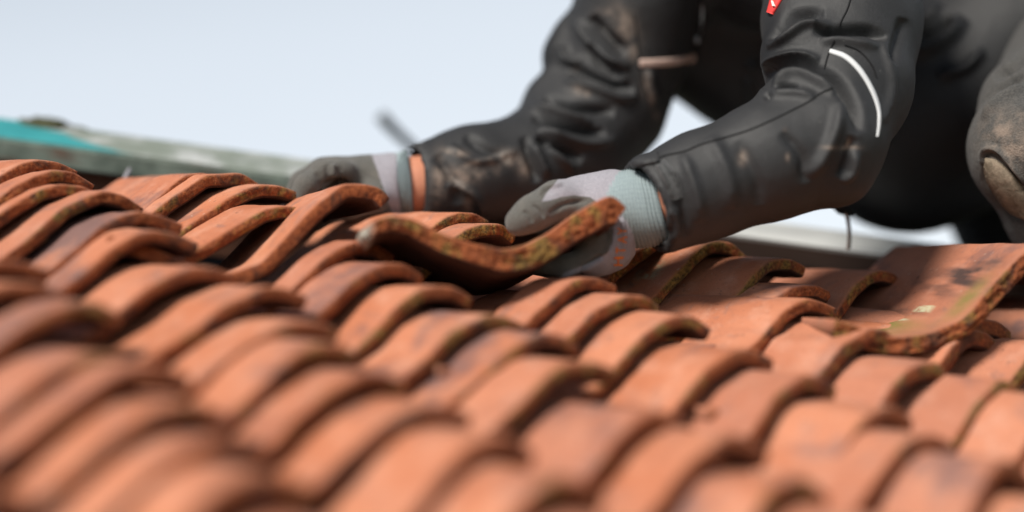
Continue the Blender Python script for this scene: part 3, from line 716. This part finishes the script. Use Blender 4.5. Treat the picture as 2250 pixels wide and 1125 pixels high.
# trousers: the near leg with its knee, and the other leg behind
LG=[(2420,70,3.62,170),(2290,245,3.42,128),(2262,335,3.38,122),(2325,470,3.40,104),(2440,690,3.50,95)]
LG2=[(2240,100,3.80,200),(2120,200,3.80,150),(2300,700,3.85,110)]
cL=chain_px(LG)
def f_leg(P):
    f=chain_d(P,cL,.02); f=smin(f,np.linalg.norm(P-pc(2240,300,3.37),axis=-1)-.043,.02); return f
lo,hi=bounds([cL],.01); LV,LQ=nets(f_leg,lo,hi,.004); LV=lapsmooth(LV,LQ,2); LV,LQ=subdiv(LV,LQ)
LS=[(8,-.006,[(2150,240),(2175,215),(2205,190),(2250,165)],(3,3.6)),(9,.005,[(2158,262),(2185,232),(2215,210),(2260,188)],(3,3.6)),
 (12,-.007,[(2180,170),(2230,140),(2270,110)],(3,3.7)),(5,-.004,[(2163,352),(2172,338),(2190,345),(2215,372),(2240,405),(2262,440)],(3,3.6)),(6,.004,[(2158,360),(2165,330),(2192,330),(2222,362),(2252,405)],(3,3.6)),
 (6,-.004,[(2163,360),(2163,390),(2175,420),(2195,450),(2225,475),(2255,482)],(3,3.6))]
LV,H=folds(LV,LQ,LS); x,y,d=proj(LV); Nn=normals(LV,LQ); LV=LV+Nn*(.0012*fbm(LV*45,8,3))[:,None]
trousers=surf('trousers',LV,LQ,KN,person,{'dirt':blobs(x,y,[(2200,300,40,50,0,.9),(2230,330,40,60,40,1),(2180,360,15,30,0,.5),(2240,260,30,20,0,.7)])})
LB=bvh(LV,LQ)
PAD,pn,pb_=mat('muddy_knee_pad',rough=.85,spec=.2); k=NB(pn); q=k.noise(k.obj(),120,5,.7); pn.links.new(k.mix(k.ramp(q,.3,.7),(.13,.105,.075),(.27,.215,.16)),pb_.inputs['Base Color']); pn.links.new(k.bump(q,.5,.003),pb_.inputs['Normal'])
o=ribbon('knee_pad',LB,[(2168,350,10),(2176,362,34),(2190,385,52),(2212,412,62),(2235,440,62),(2252,462,50),(2262,478,20)],50,PAD,trousers,.0045,3,14,.7)
if o: o['label']='worn muddy oval knee patch'
def f_leg2(P): return chain_d(P,chain_px(LG2),.02)
L2V,L2Q=nets(f_leg2,*bounds([chain_px(LG2)],.01),.008); surf('trouser_leg',lapsmooth(L2V,L2Q,2),L2Q,TR,person)
# ---------------------------------------------------------------- gloves
def glove_mat(name,knit0,knit1,coat0,coat1):
    m,n,b=mat(name,rough=.85,spec=.3); k=NB(n); P=k.obj(); f=k.noise(P,1500,2,.5); g=k.noise(P,60,4,.6)
    c=k.mix(k.ramp(f,.35,.65),knit0,knit1); cc=k.mix(k.ramp(f,.3,.7),coat0,coat1); cc=k.mix(k.math('MULTIPLY',k.ramp(g,.5,.75),.5),cc,(.16,.145,.125))
    ct=k.ramp(k.math('ADD',k.attr('coat'),k.math('MULTIPLY',k.math('SUBTRACT',f,.5),.3)),.45,.55)
    n.links.new(k.mix(ct,c,cc),b.inputs['Base Color']); h=k.math('ADD',f,k.math('MULTIPLY',g,1.5)); n.links.new(k.bump(h,.55,.0016),b.inputs['Normal'])
    b.inputs['Sheen Weight'].default_value=.2; return m
GL=glove_mat('grey_knit_glove',(.22,.21,.235),(.38,.36,.40),(.060,.058,.052),(.135,.128,.115))
def cuffm():
    m,n,b=mat('ribbed_glove_cuff',rough=.9,spec=.2); k=NB(n); f=k.noise(k.obj(),1300,2,.5); r=k.attr('rib'); 
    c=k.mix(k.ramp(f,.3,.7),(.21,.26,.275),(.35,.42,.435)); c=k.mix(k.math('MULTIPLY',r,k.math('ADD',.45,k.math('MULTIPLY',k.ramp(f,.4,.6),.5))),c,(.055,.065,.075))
    n.links.new(c,b.inputs['Base Color']); n.links.new(k.bump(f,.5,.0015),b.inputs['Normal']); return m
CF=cuffm()
G1=[[(1400,462,3.275,76),(1345,468,3.28,78),(1300,480,3.285,66)],           # wrist to palm
 [(1340,440,3.285,58),(1270,440,3.28,46),(1222,446,3.262,44),(1172,468,3.245,36),(1140,488,3.24,31)],   # thumb on top
 [(1345,500,3.275,60),(1335,545,3.27,50),(1305,566,3.26,44)],            # heel and back of the hand below the tile
 [(1330,520,3.262,45),(1308,528,3.245,40)],
]
FG=[[(1310,560,3.245,30),(1240,585,3.235,23),(1180,580,3.235,20)],
 [(1315,565,3.27,30),(1235,592,3.27,24),(1165,582,3.27,20)],
 [(1310,570,3.295,29),(1235,594,3.30,23),(1170,584,3.305,19)],
 [(1310,560,3.315,27),(1250,580,3.33,20),(1200,572,3.34,17)]]
g1=[chain_px(c_) for c_ in G1]; fg1=[chain_px(c_) for c_ in FG]
def f_g1(P):
    f=chain_d(P,g1[0],.01); f=smin(f,chain_d(P,g1[1],.012),.02); f=smin(f,chain_d(P,g1[2],.01),.022); f=smin(f,chain_d(P,g1[3],.01),.010)
    h=None
    for c_ in fg1:
        q=chain_d(P,c_,.006); h=q if h is None else np.minimum(h,q)
    f=smin(f,h,.010)
    return np.maximum(f,(P-pc(1385,460,3.275))@nrm(np.array([1,.12,.05])))
lo,hi=bounds(g1+fg1,.01); GV,GQ=nets(f_g1,lo,hi,.0022); GV=lapsmooth(GV,GQ,1); GV,GQ=subdiv(GV,GQ)
GS=[(5,.0022,[(1182,428),(1200,415),(1235,404)],(3,3.4)),(6,-.002,[(1205,470),(1240,450),(1290,440)],(3,3.4)),(4,-.0018,[(1170,448),(1186,462),(1196,480)],(3,3.4)),(4,-.0015,[(1150,462),(1162,474),(1170,490)],(3,3.4)),
 (5,-.0028,[(1342,488),(1346,520),(1340,552)],(3,3.4)),(4,.002,[(1334,490),(1338,520),(1332,550),(1318,560)],(3,3.4)),(5,-.003,[(1270,598),(1300,578),(1325,560)],(3,3.4)),(5,.002,[(1366,480),(1370,520),(1362,560)],(3,3.4))]
GV,H=folds(GV,GQ,GS); x,y,d=proj(GV); Nn=normals(GV,GQ); GV=GV+Nn*(.0007*fbm(GV*90,12,3))[:,None]
# coating covers the thumb and the lower palm; the knit back stays lighter
def poly_in(x,y,L):
    L=np.array(L,float); ins=np.zeros(len(x),bool); j=len(L)-1
    for i in range(len(L)):
        c=((L[i,1]>y)!=(L[j,1]>y)); xx=(L[j,0]-L[i,0])*(y-L[i,1])/(L[j,1]-L[i,1]+1e-9)+L[i,0]; ins^=c&(x<xx); j=i
    dd,_=pl_dist(x,y,np.vstack([L,L[:1]])); return np.where(ins,dd,-dd)
kn=poly_in(x,y,[(1190,443),(1200,425),(1224,398),(1235,370),(1400,360),(1400,640),(1200,640),(1240,600),(1300,575),(1335,556),(1346,530),(1345,505),(1330,495),(1322,470),(1318,448),(1296,433),(1262,429),(1232,433),(1210,440)])
coat=np.clip(.5-kn/7,0,1)
glove=surf('glove',GV,GQ,GL,person,{'coat':coat}); glove['label']='grey knitted glove with dark coated thumb gripping the lifted tile'
GB=bvh(GV,GQ)
def cuff(name,rings,m,parent,nr_=140,seg=288,ribs=22,amp=.0012,label=None):
    """ring list: centre(px,py,d), radius px, aspect; the ribs run round the wrist"""
    C=np.array([pc(a,b,c) for a,b,c,r,k_ in rings]); rr=np.array([r*(c-SH)/FPX for a,b,c,r,k_ in rings]); ts=np.linspace(0,1,len(rings)); q=np.linspace(0,1,nr_)
    Cc=np.stack([np.interp(q,ts,C[:,i]) for i in range(3)],1); r_=np.interp(q,ts,rr)
    for arr in range(2): pass
    T=nrm(C[-1]-C[0]); a=nrm(np.cross(T,np.array([0,0,1.]))); b=np.cross(T,a); V=[];F=[];rib=[]
    for i in range(nr_):
        ph=q[i]*ribs*2*math.pi
        for j in range(seg):
            th=2*math.pi*j/seg; wob=1+.015*math.sin(3*th+4*q[i])+.01*math.sin(5*th-7*q[i])
            s_=math.sin(ph+.9*math.sin(th*2+1)+.7*math.sin(th*5+q[i]*9)); bead=math.sin(th*48)*.00035*(1 if i%2 else -1)
            rad=r_[i]*wob+amp*s_+bead
            lean=.010*math.cos(th)*(q[i]-.5)
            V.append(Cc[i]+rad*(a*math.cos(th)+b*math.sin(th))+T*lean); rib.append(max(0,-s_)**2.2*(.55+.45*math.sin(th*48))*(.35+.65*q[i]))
    for i in range(nr_-1):
        for j in range(seg): k_=(j+1)%seg; F.append([i*seg+j,i*seg+k_,(i+1)*seg+k_,(i+1)*seg+j])
    # turned-in end
    base=len(V); last=(nr_-1)*seg
    for j in range(seg):
        v=np.array(V[last+j]); V.append(v+(Cc[-1]-v)*.06+T*.0015); rib.append(0)
    for j in range(seg):
        v=np.array(V[last+j]); V.append(v+(Cc[-1]-v)*.12-T*.02); rib.append(0)
    for s_,e_ in ((last,base),(base,base+seg)):
        for j in range(seg): k_=(j+1)%seg; F.append([s_+j,s_+k_,e_+k_,e_+j])
    o=raw(name,W(V),F,m,parent,True,{'rib':rib}); return o
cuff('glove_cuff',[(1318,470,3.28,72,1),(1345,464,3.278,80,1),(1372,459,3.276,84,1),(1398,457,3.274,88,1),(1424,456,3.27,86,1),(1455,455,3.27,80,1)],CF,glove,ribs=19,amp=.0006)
# lettering on the back of the glove, read upwards
ORG,_,_=mat('orange_print',(.75,.20,.03),.6,.3)
strokes={'H':[[(0,0),(0,1)],[(1,0),(1,1)],[(0,.5),(1,.5)]],'I':[[(.5,0),(.5,1)]],'T':[[(.5,0),(.5,1)],[(0,1),(1,1)]],'A':[[(0,0),(.5,1)],[(.5,1),(1,0)],[(.2,.35),(.8,.35)]],'Y':[[(.5,0),(.5,.5)],[(.5,.5),(0,1)],[(.5,.5),(1,1)]]}
pos=[('H',1358,582,15),('I',1361,568,6),('T',1364,556,13),('A',1367,533,13),('Y',1366,514,13)]
for ch,cx_,cy_,wl in pos:
    VV=[];
    for st in strokes[ch]:
        # letters turned a quarter: their up points left in the picture, reading direction runs upwards
        L=[(cx_-(v-.5)*19,cy_-(u_-.0)*wl) for u_,v in st]; L=[L[0],((L[0][0]+L[1][0])/2,(L[0][1]+L[1][1])/2),L[1]]
        ribbon('printed_letter',GB,L,2.6,ORG,glove,.0012,1.5,3,.3,False)
# far glove
G2=[[(912,408,3.46,66),(860,400,3.455,60),(800,402,3.45,58),(748,392,3.44,46)],
 [(850,430,3.45,50),(830,455,3.45,42),(800,470,3.45,34)]]
FG2=[[(752,378,3.415,30),(712,380,3.40,27),(672,408,3.385,24),(646,448,3.38,20)],
 [(750,384,3.44,32),(708,378,3.44,30),(664,402,3.43,26),(640,440,3.43,22)],
 [(752,390,3.465,31),(712,384,3.47,28),(672,406,3.47,25),(650,445,3.47,21)],
 [(760,400,3.485,28),(725,400,3.49,25),(690,425,3.49,22),(672,455,3.49,18)],
 [(820,440,3.42,34),(770,455,3.41,27),(725,465,3.40,23),(695,490,3.40,19)]]
g2=[chain_px(c_) for c_ in G2]; fg2=[chain_px(c_) for c_ in FG2]
def f_g2(P):
    f=smin(chain_d(P,g2[0],.01),chain_d(P,g2[1],.01),.02); h=None
    for c_ in fg2:
        q=chain_d(P,c_,.006); h=q if h is None else smin(h,q,.004)
    f=smin(f,h,.012); return np.maximum(f,(P-pc(880,402,3.455))@nrm(np.array([1,.05,.0])))
lo,hi=bounds(g2+fg2,.01); FV,FQ=nets(f_g2,lo,hi,.0026); FV=lapsmooth(FV,FQ,1); FV,FQ=subdiv(FV,FQ)
FS=[(9,-.0012,[(716,362),(722,385),(724,410)],(3,3.6)),(8,-.0008,[(742,366),(748,385),(752,405)],(3,3.6)),(9,-.0014,[(694,378),(704,395),(710,420)],(3,3.6)),
 (14,-.008,[(715,420),(745,408),(775,412)],(3,3.6)),(6,.002,[(730,360),(732,390)],(3,3.6))]
FV,H=folds(FV,FQ,FS); x,y,d=proj(FV); coat=((x<845)&(y>350+.0*x)).astype(float)*((x-845)*.6+(430-y)*-.5<40); coat=(x+.35*(400-y)<838).astype(float)
gl2=surf('glove',FV,FQ,GL,person,{'coat':coat}); gl2['label']='dark coated grey glove bent over the tilted tile'
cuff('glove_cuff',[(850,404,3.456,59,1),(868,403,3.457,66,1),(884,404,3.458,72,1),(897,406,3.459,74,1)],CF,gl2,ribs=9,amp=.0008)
